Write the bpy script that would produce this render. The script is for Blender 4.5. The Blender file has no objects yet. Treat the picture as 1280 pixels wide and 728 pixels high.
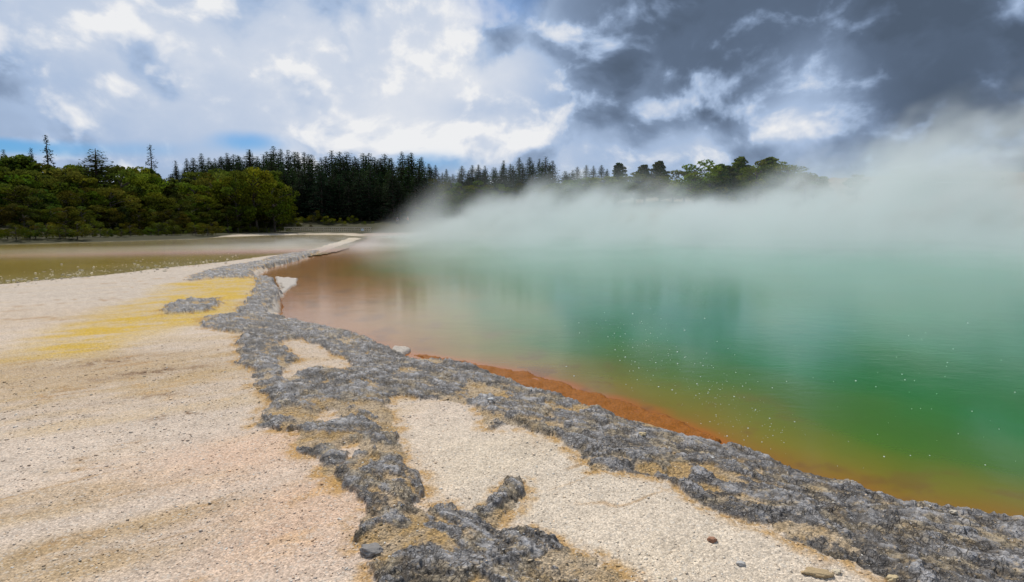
import bpy, bmesh, math, random, time
import numpy as np
from mathutils import Vector, Matrix, Euler
_T0 = time.time()
SC = bpy.context.scene
COL = SC.collection
rng = np.random.default_rng(11)
random.seed(11)

# ------------------------------------------------------------------ camera
F = 711.0                       # focal length in photograph pixels (1280 wide)
HOR = 281.0                     # photograph row of the horizon
CAMZ = 1.75
PITCH = math.atan((364 - HOR) / F)
cd = bpy.data.cameras.new('camera')
cam = bpy.data.objects.new('camera', cd)
COL.objects.link(cam)
cd.sensor_width = 36
cd.lens = 36 * F / 1280
cd.clip_start = 0.05
cd.clip_end = 20000
cam.location = (0, 0, CAMZ)
cam.rotation_euler = (math.pi / 2 - PITCH, 0, 0)
SC.camera = cam

SUN_AZ = math.radians(-28)      # left of straight ahead
SUN_EL = math.radians(52)
EXPOSURE = 0.0
SC.view_settings.view_transform = 'Standard'
SC.view_settings.look = 'None'
SC.view_settings.gamma = 1
SC.view_settings.exposure = EXPOSURE
SC.view_settings.use_curve_mapping = False
SC.cycles.volume_bounces = 3
SC.cycles.max_bounces = 8
SC.cycles.diffuse_bounces = 3
SC.cycles.glossy_bounces = 3
SC.cycles.transparent_max_bounces = 8
SC.cycles.volume_step_rate = 2.0
SC.cycles.volume_max_steps = 512
SC.cycles.use_denoising = True
try:
    SC.cycles.denoiser = 'OPENIMAGEDENOISE'
    SC.cycles.denoising_input_passes = 'RGB_ALBEDO_NORMAL'
    SC.cycles.denoising_prefilter = 'ACCURATE'
except Exception:
    pass
SC.cycles.sample_clamp_indirect = 6

# pixel of the photograph -> place in the world
_R = (1, 0, 0); _FW = (0, math.cos(PITCH), -math.sin(PITCH)); _UP = (0, math.sin(PITCH), math.cos(PITCH))
def ray(px, py):
    u = (px - 640) / F; v = -(py - 364) / F
    return (u, _FW[1] + v * _UP[1], _FW[2] + v * _UP[2])
def G(px, py, z=0.0):           # where the ground plane of height z is met
    d = ray(px, py); t = (z - CAMZ) / d[2]
    return (d[0] * t, d[1] * t)
def AT(px, py, D):              # the point at depth D
    d = ray(px, py); t = D / d[1]
    return (d[0] * t, D, CAMZ + d[2] * t)

# ------------------------------------------------------------------ node expressions
class X:
    def __init__(s, t, k): s.t = t; s.k = k
    def _m(s, op, *a):
        n = s.t.nodes.new('ShaderNodeMath'); n.operation = op
        for i, v in enumerate((s,) + a):
            if isinstance(v, X): s.t.links.new(v.k, n.inputs[i])
            else: n.inputs[i].default_value = v
        return X(s.t, n.outputs[0])
    def __add__(s, o): return s._m('ADD', o)
    __radd__ = __add__
    def __sub__(s, o): return s._m('SUBTRACT', o)
    def __rsub__(s, o): return (s * -1.0) + o
    def __mul__(s, o): return s._m('MULTIPLY', o)
    __rmul__ = __mul__
    def __truediv__(s, o): return s._m('DIVIDE', o)
    def pow(s, o): return s._m('POWER', o)
    def exp(s): return s._m('EXPONENT')
    def abs(s): return s._m('ABSOLUTE')
    def max(s, o): return s._m('MAXIMUM', o)
    def min(s, o): return s._m('MINIMUM', o)
    def clamp(s): return s.max(0.0).min(1.0)
    def ss(s, a, b):
        n = s.t.nodes.new('ShaderNodeMapRange'); n.interpolation_type = 'SMOOTHSTEP'
        s.t.links.new(s.k, n.inputs[0])
        for i, v in ((1, a), (2, b)):
            if isinstance(v, X): s.t.links.new(v.k, n.inputs[i])
            else: n.inputs[i].default_value = v
        n.inputs[3].default_value = 0; n.inputs[4].default_value = 1
        return X(s.t, n.outputs[0])
def vec(t, x, y, z):
    n = t.nodes.new('ShaderNodeCombineXYZ')
    for i, v in enumerate((x, y, z)):
        if isinstance(v, X): t.links.new(v.k, n.inputs[i])
        else: n.inputs[i].default_value = v
    return X(t, n.outputs[0])
def sep(t, v):
    n = t.nodes.new('ShaderNodeSeparateXYZ'); t.links.new(v.k, n.inputs[0])
    return [X(t, n.outputs[i]) for i in range(3)]
def noise(t, v, scale, detail=4.0, rough=0.55, dist=0.0):
    n = t.nodes.new('ShaderNodeTexNoise'); n.noise_dimensions = '3D'
    t.links.new(v.k, n.inputs['Vector'])
    n.inputs['Scale'].default_value = scale; n.inputs['Detail'].default_value = detail
    n.inputs['Roughness'].default_value = rough; n.inputs['Distortion'].default_value = dist
    return X(t, n.outputs[0])
def ramp(t, f, stops):
    n = t.nodes.new('ShaderNodeValToRGB'); t.links.new(f.k, n.inputs[0])
    e = n.color_ramp.elements
    while len(e) < len(stops): e.new(0.5)
    for q, (p, c) in zip(e, stops): q.position = p; q.color = (*c, 1)
    return X(t, n.outputs[0])
def mix(t, f, a, b, mode='MIX'):
    n = t.nodes.new('ShaderNodeMix'); n.data_type = 'RGBA'; n.blend_type = mode
    for s, v in ((n.inputs[0], f), (n.inputs[6], a), (n.inputs[7], b)):
        if isinstance(v, X): t.links.new(v.k, s)
        elif isinstance(v, (tuple, list)): s.default_value = (*v, 1)
        else: s.default_value = v
    return X(t, n.outputs[2])
def attr(t, name, out='Fac', kind='GEOMETRY'):
    n = t.nodes.new('ShaderNodeAttribute'); n.attribute_name = name; n.attribute_type = kind
    return X(t, n.outputs[out])
def bump(t, h, strength, dist, normal=None):
    n = t.nodes.new('ShaderNodeBump'); n.inputs['Strength'].default_value = strength
    n.inputs['Distance'].default_value = dist
    t.links.new(h.k, n.inputs['Height'])
    if normal is not None: t.links.new(normal.k, n.inputs['Normal'])
    return X(t, n.outputs[0])
def voro(t, v, scale, out='Distance', feature='F1', rnd=1.0):
    n = t.nodes.new('ShaderNodeTexVoronoi'); n.feature = feature
    t.links.new(v.k, n.inputs['Vector']); n.inputs['Scale'].default_value = scale
    n.inputs['Randomness'].default_value = rnd
    return X(t, n.outputs[out])
def srgb(r, g, b):
    f = lambda c: (c / 255 / 12.92) if c / 255 <= 0.04045 else ((c / 255 + 0.055) / 1.055) ** 2.4
    return (f(r), f(g), f(b))
def newmat(name):
    m = bpy.data.materials.new(name); m.use_nodes = True
    t = m.node_tree; p = t.nodes['Principled BSDF']
    return m, t, p
def geo(t, out='Position'):
    return X(t, t.nodes.new('ShaderNodeNewGeometry').outputs[out])
def put(t, x, s): t.links.new(x.k, s)

# ------------------------------------------------------------------ world: clouded daylight sky
W = bpy.data.worlds.new('World'); SC.world = W; W.use_nodes = True
t = W.node_tree
bg = t.nodes['Background']; bg.inputs['Strength'].default_value = 0.1
sk = t.nodes.new('ShaderNodeTexSky'); sk.sky_type = 'NISHITA'; sk.sun_disc = False
sk.sun_elevation = SUN_EL; sk.sun_rotation = SUN_AZ
tc = t.nodes.new('ShaderNodeTexCoord')
dirv = X(t, tc.outputs['Generated'])
dx, dy, dz = sep(t, dirv)
az = dx._m('ARCTAN2', dy)
el = dz._m('ARCSINE')
hz = (dx * dx + dy * dy)._m('SQRT').max(0.05)
ux, uy = dx / hz, dy / hz
def cl_at(ou, ov, k=1.0): return vec(t, ux + ou, uy, el * 1.35 + ov)
wn = noise(t, cl_at(0, 0), 3.0, 3, .5)
wm = noise(t, cl_at(3.0, 1.0), 3.0, 3, .5)
def cl_warp(ou, ov): return vec(t, ux + (wn - .5) * .14 + ou, uy, el * 1.35 + (wm - .5) * .14 + ov)
A0, A1 = cl_warp(0, 0), cl_warp(-.010, .030)
n0 = noise(t, A0, 6.4, 8, .54); n1 = noise(t, A1, 6.4, 5, .5)      # heaped cloud, and the same a little higher up
nb = noise(t, cl_at(5.0, 2.0), 3.2, 6, .55)                          # soft sheet behind
def gauss(px, py, sx, sy):
    a0 = math.atan((px - 640) / F); e0 = math.atan((HOR - py) / F * math.cos(a0))
    qa = (az - a0) * (F / sx); qe = (el - e0) * (F / sy)
    return ((qa * qa + qe * qe) * -0.5).exp()
lum = None
for px, py, sx, sy, am in [(560, 120, 230, 110, .20), (330, 100, 130, 70, .10), (170, 80, 80, 45, .16), (20, 70, 70, 60, .08), (640, 95, 70, 45, .14), (560, 160, 100, 30, .12),
                           (90, 150, 120, 50, -.07), (120, 95, 160, 22, -.10), (60, 30, 140, 50, -.05),
                           (1030, 30, 210, 90, -.33), (1250, 110, 130, 90, -.26), (800, 20, 100, 50, -.24), (1120, 150, 90, 30, -.16),
                           (800, 130, 80, 40, -.20), (930, 110, 45, 40, -.1), (1000, 120, 42, 38, .36), (950, 165, 60, 20, .28), (660, 140, 45, 16, -.1),
                           (590, 145, 34, 14, -.16), (880, 185, 60, 14, .12)]:
    g = gauss(px, py, sx, sy) * am
    lum = g if lum is None else lum + g
heap = (n0 + (nb - .5) * .30).ss(.40, .53)
top_lit = (n0 - n1).clamp() * 2.3
bri = lum + 0.56 + (nb - 0.5) * 0.36 + (n0 - .5) * .22 + heap * (top_lit + .06 - (n1 - .47).clamp() * 1.7)
cloud = ramp(t, bri.clamp(), [(0.0, srgb(80, 94, 113)), (0.2, srgb(94, 110, 133)), (0.4, srgb(128, 147, 175)), (0.58, srgb(168, 188, 217)),
                            (0.76, srgb(205, 214, 229)), (0.92, srgb(228, 231, 237)), (1.0, srgb(238, 239, 241))])
cl10 = mix(t, 1.0, cloud, (10, 10, 10), 'MULTIPLY')
# openings of blue: low on the left, between the cloud piles, and a thin veil high in the middle
blue = gauss(5, 184, 50, 7) * .9 + gauss(318, 180, 36, 12) * .75 + gauss(195, 190, 40, 10) * .5 + gauss(640, 15, 70, 30) * .30 + gauss(540, 205, 60, 10) * .35
hole = (blue + (nb - 0.5) * 1.0 + (n0 - 0.5) * .7 - 0.05).ss(0.15, 0.75) * (blue * 4.0).clamp()
skyc = mix(t, 1.0, X(t, sk.outputs[0]), (0.22, 0.52, 0.88), 'MULTIPLY')
fin = mix(t, hole * 0.92, cl10, skyc)
put(t, fin, bg.inputs['Color'])

sd_ = bpy.data.lights.new('sun', 'SUN'); sd_.energy = 4.2; sd_.angle = math.radians(0.53); sd_.color = (1.0, 0.955, 0.88)
sun = bpy.data.objects.new('sun', sd_); COL.objects.link(sun)
sv = Vector((math.sin(SUN_AZ) * math.cos(SUN_EL), math.cos(SUN_AZ) * math.cos(SUN_EL), math.sin(SUN_EL)))
sun.rotation_euler = sv.to_track_quat('Z', 'Y').to_euler()

# ------------------------------------------------------------------ numpy noise and distances
_perm = np.random.default_rng(5).permutation(512).astype(np.int64)
_ga = np.random.default_rng(6).uniform(0, 2 * np.pi, 512)
_gx, _gy = np.cos(_ga), np.sin(_ga)
def perlin(x, y, s=0):
    xi = np.floor(x).astype(np.int64); yi = np.floor(y).astype(np.int64)
    fx = x - xi; fy = y - yi
    u = fx * fx * fx * (fx * (fx * 6 - 15) + 10); v = fy * fy * fy * (fy * (fy * 6 - 15) + 10)
    xa = _perm[(xi + s * 37) & 511]; xb = _perm[(xi + 1 + s * 37) & 511]
    def c(h, yy, ax, ay):
        i = _perm[(h + yy) & 511]
        return _gx[i] * ax + _gy[i] * ay
    a = c(xa, yi, fx, fy); b = c(xb, yi, fx - 1, fy)
    d = c(xa, yi + 1, fx, fy - 1); e = c(xb, yi + 1, fx - 1, fy - 1)
    p = a + u * (b - a); q = d + u * (e - d)
    return (p + v * (q - p)) * 1.5
def fbm(x, y, f, o=4, s=0, g=.5):
    r = 0; a = 1.0; n = 0
    for k in range(o):
        r = r + a * perlin(x * f + 13.1 * k, y * f - 7.7 * k, s + k); n += a; a *= g; f *= 2.03
    return r / n
def ridged(x, y, f, o=4, s=0, g=.5):
    r = 0; a = 1.0; n = 0
    for k in range(o):
        r = r + a * (1 - np.abs(perlin(x * f + 3.1 * k, y * f + 9.7 * k, s + k)) * 1.6); n += a; a *= g; f *= 2.07
    return np.clip(r / n, 0, 1)
def sst(x, a, b):
    q = np.clip((x - a) / (b - a), 0, 1); return q * q * (3 - 2 * q)
def sdf(poly, x, y):            # positive outside
    P = np.asarray(poly, float); d2 = np.full(x.shape, 1e18); ins = np.zeros(x.shape, bool)
    n = len(P)
    for i in range(n):
        ax, ay = P[i]; bx, by = P[(i + 1) % n]
        ex, ey = bx - ax, by - ay; wx, wy = x - ax, y - ay
        q = np.clip((wx * ex + wy * ey) / (ex * ex + ey * ey + 1e-12), 0, 1)
        d2 = np.minimum(d2, (wx - q * ex) ** 2 + (wy - q * ey) ** 2)
        if ay != by:
            c = ((ay > y) != (by > y)) & (x < (bx - ax) * (y - ay) / (by - ay) + ax)
            ins ^= c
    d = np.sqrt(d2)
    return np.where(ins, -d, d)
def px_poly(pts, z): return [G(a, b, z) for a, b in pts]

# ------------------------------------------------------------------ outlines on the ground
ZR = 0.16
POOL = px_poly([(1900, 745), (1600, 703), (1420, 672), (1280, 645), (1235, 639), (1190, 632), (1130, 622), (1090, 610), (1060, 600), (1020, 592), (985, 582), (950, 568), (930, 559), (905, 553),
                (880, 545), (850, 535), (820, 525), (790, 519), (770, 512), (735, 501), (700, 490), (660, 480), (640, 474), (615, 461), (580, 452),
                (545, 447), (515, 444), (480, 428), (455, 418), (430, 411), (395, 403), (362, 396), (348, 385), (352, 372), (350, 358), (340, 346), (318, 341)], ZR)
POOL += px_poly([(332, 335), (352, 329), (380, 322), (404, 314), (424, 307), (440, 302), (452, 298)], 0.08)
POOL += [(-26, 84), (-17, 95), (0, 101), (22, 99), (45, 92), (66, 76), (74, 54), (66, 34), (46, 18), (30, 7), (18, 1.5), (9, .2)]
LAG = px_poly([(-420, 383), (-150, 364), (0, 354), (100, 346), (170, 339), (230, 331), (290, 325), (330, 320), (365, 316), (385, 312), (402, 307), (418, 303)], 0.06)
LAG += px_poly([(440, 295.5), (425, 293.5), (380, 293.5), (330, 294.5), (285, 296), (250, 299), (215, 300), (120, 303), (0, 306), (-150, 312), (-420, 330)], 0.06)
LAGZ = 0.05
ROCK_MAIN = px_poly([(1900, 745), (1600, 703), (1420, 672), (1280, 645), (1190, 632), (1130, 622), (1090, 610), (1060, 600), (1020, 592), (985, 582), (950, 568), (930, 559), (905, 553),
                (880, 545), (850, 535), (820, 525), (790, 519), (770, 512), (735, 501), (700, 490), (660, 480), (640, 474), (615, 461), (580, 452),
                (545, 447), (515, 444), (480, 428), (455, 418), (430, 411), (395, 403), (362, 396), (340, 392), (330, 386), (344, 376), (349, 362), (350, 350), (338, 344),
                (316, 346), (322, 354), (318, 366), (300, 382), (296, 392), (256, 399), (250, 406), (264, 413), (302, 420), (298, 455), (321, 464), (318, 485), (342, 500), (330, 520), (322, 536),
                (350, 540), (374, 538), (376, 560), (386, 575), (402, 580), (405, 598), (430, 611), (446, 620), (461, 640), (458, 660),
                (454, 685), (468, 705), (474, 728), (470, 780), (800, 780), (775, 722), (740, 706), (715, 700), (690, 682), (655, 668),
                (640, 676), (622, 684), (608, 668), (622, 655), (638, 640), (648, 622), (651, 606), (634, 606), (626, 620), (600, 642), (578, 652), (556, 640), (532, 650),
                (516, 640), (526, 622), (520, 602), (500, 590), (507, 575), (490, 562), (493, 540), (485, 518), (478, 500), (500, 497), (535, 499), (568, 504), (592, 508), (606, 521),
                (614, 540), (636, 532), (668, 540), (692, 546), (716, 560), (734, 572), (740, 592), (772, 590), (808, 592), (836, 602), (855, 618), (895, 640), (925, 650), (958, 652), (990, 674), (1025, 690),
                (1065, 706), (1110, 726), (1200, 775), (1330, 815), (1900, 900)], ZR)
ROCK_PATCH = px_poly([(203, 389), (214, 381), (240, 375), (270, 374), (276, 380), (262, 389), (232, 394), (210, 395)], ZR)
ROCK_FAR = px_poly([(236, 353), (244, 345), (278, 335), (320, 328), (350, 320), (384, 314.5), (399, 313), (388, 318), (362, 325), (334, 332), (312, 338), (316, 345), (300, 349), (270, 349)], 0.14)
HOLE = [px_poly(q, ZR) for q in ([(345, 431), (380, 425), (412, 436), (442, 457), (434, 469), (402, 462), (372, 471), (352, 481), (346, 468), (372, 452)],
                                [(392, 520), (420, 512), (428, 528), (404, 540)], [(430, 562), (452, 556), (448, 580), (428, 588)])]
YEL = px_poly([(322, 346), (304, 372), (272, 392), (250, 402), (205, 406), (140, 424), (85, 444), (52, 434), (112, 412), (160, 391), (208, 371), (240, 356), (284, 347)], ZR)
SHELF = px_poly([(343, 345), (374, 347), (374, 353), (358, 364), (350, 376), (352, 388), (342, 398), (325, 396), (336, 380), (345, 366)], 0.04)
SHELF2 = px_poly([(484, 429), (512, 429), (517, 434), (510, 441), (515, 448), (490, 440)], 0.06)
ORA = px_poly([(512, 441), (560, 447), (612, 457), (650, 463), (690, 473), (740, 490), (790, 503), (830, 518), (870, 535), (905, 551), (880, 552), (820, 532), (760, 515), (690, 492), (640, 478), (580, 457), (540, 450)], 0.02)
STONE_AT = []                   # bare spots left for the single stones

def layout(x, y, fine=True):
    """Height and the masks of what lies where, for arrays of places."""
    o = {}
    big = fbm(x, y, .7, 3, 20)
    ed = 0.05 * fbm(x, y, 2.3, 3, 1) + 0.022 * fbm(x, y, 9, 3, 2)
    dp = sdf(POOL, x, y) + ed * np.clip(np.hypot(x, y) / 6, .5, 6)
    dl = sdf(LAG, x, y) + .5 * fbm(x, y, .35, 3, 3) + .15 * fbm(x, y, 1.6, 3, 31)
    r = np.hypot(x, y)
    # behind the water the land climbs into the wooded bank
    back = np.minimum(dp, dl)
    far = sst(y, 36, 56)
    h = 0.10 + 0.08 * sst(dp, 0, 1.2) + 0.025 * big
    h = h + far * (0.25 * sst(back, 0, 3) + 0.13 * np.clip(back - 11, 0, 70) + 0.9 * fbm(x, y, .05, 3, 40) * sst(back, 10, 40))
    h = h + 0.05 * np.clip(r - 150, 0, 500) * far
    cliff = sst(x, 12, 26) * far * sst(y, 60, 80)
    h = h + cliff * (3.2 + 1.2 * fbm(x, y, .12, 4, 9)) * sst(dp, 0.3, 4.5)
    # rock crust
    rk = np.minimum(sdf(ROCK_MAIN, x, y), np.minimum(sdf(ROCK_PATCH, x, y), sdf(ROCK_FAR, x, y)))
    for q in HOLE: rk = np.maximum(rk, -sdf(q, x, y) - .0)
    sc = np.clip(r / 5, .7, 3.0)
    m = -rk + sc * (0.085 * fbm(x, y, 2.8, 4, 50, .55) + 0.065 * fbm(x, y, 8, 4, 60, .6) + .03 * fbm(x, y, 26, 3, 64)) + .025
    wx = x + .10 * fbm(x, y, 2.2, 3, 70); wy = y + .10 * fbm(x, y, 2.2, 3, 75)
    ca, sa = math.cos(math.radians(-38)), math.sin(math.radians(-38))
    al = wx * ca + wy * sa; ac = -wx * sa + wy * ca
    # the south-west spur runs towards the viewer instead of along the rim
    spur = sst(-x, -.9, .1) * sst(-y, -5.6, -4.6)
    al2, ac2 = al, ac
    R = ridged(al2 * .55, ac2, 2.3, 4, 80, .50)
    L = fbm(al2 * .7, ac2, 8.5, 3, 90, .5)
    f2 = fbm(x, y, 34, 3, 97, .6)
    Rm = ridged(al2 * .8, ac2, 7.5, 3, 84, .5)
    raw = R * .060 + L * .012 + Rm * .008
    step = .019
    wr = ridged(al2 * .6, ac2, 13.0, 3, 140, .6)
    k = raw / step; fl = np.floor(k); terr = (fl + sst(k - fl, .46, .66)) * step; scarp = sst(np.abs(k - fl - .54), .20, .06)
    gr1 = np.abs(fbm(al2 * .6, ac2, 3.6, 4, 86, .6)); gr2 = np.abs(fbm(al2 * .8, ac2, 9.0, 3, 88, .6))
    groove = np.maximum(sst(gr1, .055, .0), .8 * sst(gr2, .07, .0))
    rough = .30 * raw + .70 * terr + f2 * .010 + .015 * wr - .011 * groove
    gap = fbm(al2 * .7, ac2, 1.9, 4, 110, .6) + .30 * L + .10 * f2 + .7 * (R - .68)
    # gravel that fills the hollows of the crust, most of it on the spur
    fill_lv = -.38 + .30 * spur + .10 * sst(fbm(x, y, .9, 2, 118), .0, .4)
    fill = sst(fill_lv - gap, -.03, .05)
    crust = sst(m, -.004, .020)
    solid = crust * (1 - fill)
    rim = sst(dp, .9, .1) * sst(dp, -.3, .0)
    h = h + crust * (.016 + .026 * sst(m, 0, .12)) + crust * (rough - .045) * (1 - .55 * fill) - crust * fill * .010 + rim * crust * .028
    # gravel relief
    st = (x * .86 + y * .5, -x * .5 + y * .86)
    gr = .006 * fbm(st[0] * .5, st[1], 3.0, 4, 120) + .0045 * fbm(x, y, 26, 3, 125, .6) + .003 * perlin(x * 75, y * 75, 3)
    h = h + (1 - solid) * gr * sst(r, 60, 20)
    # shelves at the water line
    she = np.minimum(sdf(SHELF, x, y), sdf(SHELF2, x, y)) + .12 * fbm(x, y, 2.2, 4, 130)
    shm = sst(-she, -.02, .06) * (1 - solid)
    ora = sdf(ORA, x, y) + .11 * fbm(x, y, 2.6, 5, 135, .55)
    orm = sst(-ora, -.06, .0) * (1 - solid)
    # pool floor
    bed = -.03 - .55 * sst(-dp, .0, .9) - 1.6 * sst(-dp, .8, 8)
    inn = sst(-dp, -.07, .05)
    h = h * (1 - inn) + bed * inn
    h = np.where(shm > 0, np.maximum(h, h * (1 - shm) + (.035 + .03 * fbm(x, y, 5, 4, 133)) * shm), h)
    h = np.where(orm > 0, np.maximum(h, h * (1 - orm) + (.012 + .030 * fbm(x, y, 4.5, 5, 138)) * orm), h)
    # lagoon floor
    lb = LAGZ - .02 - .5 * sst(-dl, .1, 4)
    li = sst(-dl, -1.0, .15)
    flat = h * (1 - sst(-dl, -3.5, -.6) * .75 * (1 - crust)) + (LAGZ + .02) * sst(-dl, -3.5, -.6) * .75 * (1 - crust)
    h = (flat * (1 - li) + lb * li) * (1 - solid) + np.maximum(h, flat) * solid
    o.update(h=h, dp=dp, dl=dl, m=m, crust=crust, solid=solid, fill=fill, R=R, L=L, f2=f2, Rm=Rm, groove=groove, scarp=scarp, wr=wr, al=al2, ac=ac2, shm=shm, orm=orm, spur=spur, far=far, back=back, cliff=cliff, r=r, inn=inn)
    return o
def ground_z(x, y):
    return float(layout(np.array([float(x)]), np.array([float(y)]))['h'][0])

def cmix(a, b, f): return a * (1 - f[:, None]) + np.asarray(b)[None, :] * f[:, None]
def colours(x, y, o):
    n = len(x)
    st = (x * .82 + y * .57, -x * .57 + y * .82)
    s1 = fbm(st[0] * .22, st[1], 1.3, 5, 150, .55); s2 = fbm(st[0] * .35, st[1], 3.2, 4, 155, .55); s3 = fbm(x, y, .5, 3, 160)
    s4 = fbm(x, y, 7, 4, 165, .6)
    c = np.tile(np.array((.54, .437, .345)), (n, 1))
    c = cmix(c, (.49, .37, .235), sst(s1 + .5 * s2 + .25 * s3, .0, .42) * .7)
    # tan band near the lower left and the pink ground beside the spur
    def spot(px, py, rx, ry, rot=0):
        gx, gy = G(px, py, ZR); q = math.radians(rot)
        u = (x - gx) * math.cos(q) + (y - gy) * math.sin(q); v = -(x - gx) * math.sin(q) + (y - gy) * math.cos(q)
        return np.exp(-.5 * ((u / rx) ** 2 + (v / ry) ** 2))
    c = cmix(c, (.38, .265, .14), np.clip((spot(120, 700, .9, .16, 28) + spot(20, 640, .6, .12, 28) + spot(260, 640, .5, .07, 30)) * (.75 + 1.2 * s2), 0, .85))
    c = cmix(c, (.58, .39, .27), np.clip((spot(400, 650, .35, .5, -20) + .8 * spot(420, 580, .5, .3, 30) + .8 * spot(330, 560, .6, .25, 30)) * (.8 + 1.3 * s1), 0, .8))
    c = cmix(c, (.47, .27, .11), np.clip((spot(430, 640, .25, .3) + spot(380, 600, .3, .15, 30) + spot(300, 480, .8, .3, 30)) * sst(s2 + s4 * .5, .1, .5), 0, .65))
    c = cmix(c, (.57, .48, .37), np.clip((spot(620, 580, .9, .5, -35) + spot(850, 680, .8, .35, -35)) * .8, 0, .8))
    # greyer, smoother sinter further off on the left
    c = cmix(c, (.46, .385, .31), sst(y + .3 * x, 6, 10) * .8 * (1 - sst(s1, 0, .5) * .5))
    c = cmix(c, (.34, .255, .20), sst(y, 26, 40) * .9)
    c = cmix(c, (.34, .22, .09), np.clip((spot(60, 470, 1.8, .9, 10) + spot(30, 400, 2.5, 1.0, 5) * .3) * (.8 + s2), 0, .6))
    # darker stains
    for px, py, a, b in ((157, 472, .22, .10), (210, 465, .35, .12), (120, 455, .4, .12), (225, 522, .10, .06), (240, 520, .25, .05), (185, 500, .35, .05), (660, 560, .1, .05)):
        c = cmix(c, (.17, .10, .055), np.clip(spot(px, py, a, b, 35) * sst(s4 + .4 * s2, -.15, .3) * .9, 0, .8))
    # thin ochre runnels along the fall of the ground
    ln = sst(np.abs(fbm(st[0] * .22, st[1], 1.5, 4, 240, .5)), .035, .0) * sst(fbm(x, y, .8, 2, 245), -.05, .3)
    c = cmix(c, (.36, .22, .10), ln * .7)
    # fine dark and light flecks
    c = c * (1 + .20 * s4 + .10 * s2)[:, None]
    # sulphur yellow
    yl = sdf(YEL, x, y) + .5 * fbm(st[0] * .4, st[1], .7, 4, 170) + .22 * s4
    ym = sst(-yl, -.9, .3)
    c = cmix(c, (.50, .33, .06), ym * np.clip(.85 + 1.1 * s2 + .7 * s4, .15, 1))
    c = cmix(c, (.52, .33, .03), ym * sst(s1 + s2, .1, .5) * .8)
    # ochre staining along the edge of the crust
    fr = sst(o['m'] + .05 * s4, -.12, -.005) * sst(s2 + 1.0 * s4 + .25, -.1, .4)
    c = cmix(c, (.37, .205, .05), fr * .8 * (1 - o['solid']))
    c = cmix(c, (.43, .32, .19), o['crust'] * o['fill'] * .7)
    c = cmix(c, (.42, .26, .09), o['crust'] * o['fill'] * sst(s2 + s4, .05, .4) * .7)
    # grey crust
    R, L, f2 = o['R'], o['L'], o['f2']
    tone = R * .55 + o['Rm'] * .45 + L * .55 + f2 * .22 + .25 * fbm(x, y, 1.3, 3, 180)
    g = cmix(np.tile(np.array((.10, .088, .076)), (n, 1)), (.36, .345, .34), sst(tone, .30, .85))
    g = cmix(g, (.46, .455, .465), sst(tone, .9, 1.2) * .8)
    g = cmix(g, (.23, .17, .10), sst(.25 * fbm(x, y, 5, 3, 185) - L * .8 - f2 * .5, .10, .40) * .85)
    tanp = fbm(o['al'] * .5, o['ac'], 6.5, 4, 186, .62) + .4 * fbm(x, y, 2.0, 2, 189) + .14 * o['spur'] - .11 - .25 * L
    g = cmix(g, (.40, .315, .20), sst(tanp, .02, .18) * .85)
    g = cmix(g, (.40, .26, .10), sst(tanp, .30, .42) * .6)
    g = cmix(g, (.075, .062, .050), np.maximum(np.maximum(o['groove'] * .7, o['scarp'] * .6), .35 * sst(o['wr'], .62, .40)))  # scarps and creases darkened: their shade is put into the crust colour
    edge_dark = sst(o['m'], .055, .0)
    g = cmix(g, (.055, .047, .040), edge_dark * .55)
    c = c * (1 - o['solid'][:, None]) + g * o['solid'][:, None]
    # pale shelf, orange fringe, floors
    c = cmix(c, (.40, .35, .295), o['shm'])
    c = cmix(c, (.44, .118, .003), o['orm']); c = cmix(c, (.46, .20, .012), o['orm'] * sst(s4 + s2, -.1, .3) * .8); c = cmix(c, (.11, .030, .004), o['orm'] * sst(fbm(x, y, 5, 5, 242, .65), .12, .3) * .8)
    c = cmix(c, (.25, .085, .008), sst(-o['dp'], -.12, .0) * (1 - o['shm']) * (1 - o['solid']) * sst(y, 20, 12))
    c = cmix(c, (.30, .24, .09), sst(-o['dl'], -.9, .2) * (1 - o['solid']) * .8)
    # pink and cream sinter round the lagoon's far end, woodland floor behind
    pale = sst(-o['dl'], -3.2, -1.0) * o['far']
    wood = sst(o['back'] - 2.2 * sst(x / np.maximum(y, 1), -.54, -.47), -.4, .5) * np.maximum(o['far'], sst(y, 34, 42) * sst(x, -20, -34))
    c = cmix(c, (.48, .40, .29), pale * (1 - wood))
    o['wood'] = wood
    c = cmix(c, (.045, .042, .018), wood * (1 - .7 * o['cliff']))
    c = cmix(c, (.34, .20, .12), o['cliff'] * sst(o['back'], 0, 1) * sst(fbm(x, y, .25, 4, 190), -.5, .3) * sst(-o['back'], -14, -8))
    return np.clip(c, .008, .9)

# ------------------------------------------------------------------ mesh helpers
def mesh_np(name, co, quads, mat, parent=None, smooth=True, cols=None, extra=None):
    """One mesh object from numpy arrays."""
    me = bpy.data.meshes.new(name)
    co = np.asarray(co, np.float32); quads = np.asarray(quads, np.int32)
    k = quads.shape[1]
    me.vertices.add(len(co)); me.vertices.foreach_set('co', co.ravel())
    me.loops.add(quads.size); me.loops.foreach_set('vertex_index', quads.ravel())
    me.polygons.add(len(quads)); me.polygons.foreach_set('loop_start', np.arange(0, quads.size, k, dtype=np.int32))
    me.update(calc_edges=True)
    if smooth: me.polygons.foreach_set('use_smooth', np.ones(len(quads), bool))
    if cols is not None:
        a = me.color_attributes.new('col', 'FLOAT_COLOR', 'POINT')
        a.data.foreach_set('color', np.concatenate([cols, np.ones((len(cols), 1))], 1).astype(np.float32).ravel())
    for nm, v in (extra or {}).items():
        a = me.attributes.new(nm, 'FLOAT', 'POINT'); a.data.foreach_set('value', v.astype(np.float32))
    if mat is not None: me.materials.append(mat)
    o = bpy.data.objects.new(name, me); COL.objects.link(o)
    if parent is not None: o.parent = parent
    return o
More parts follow.
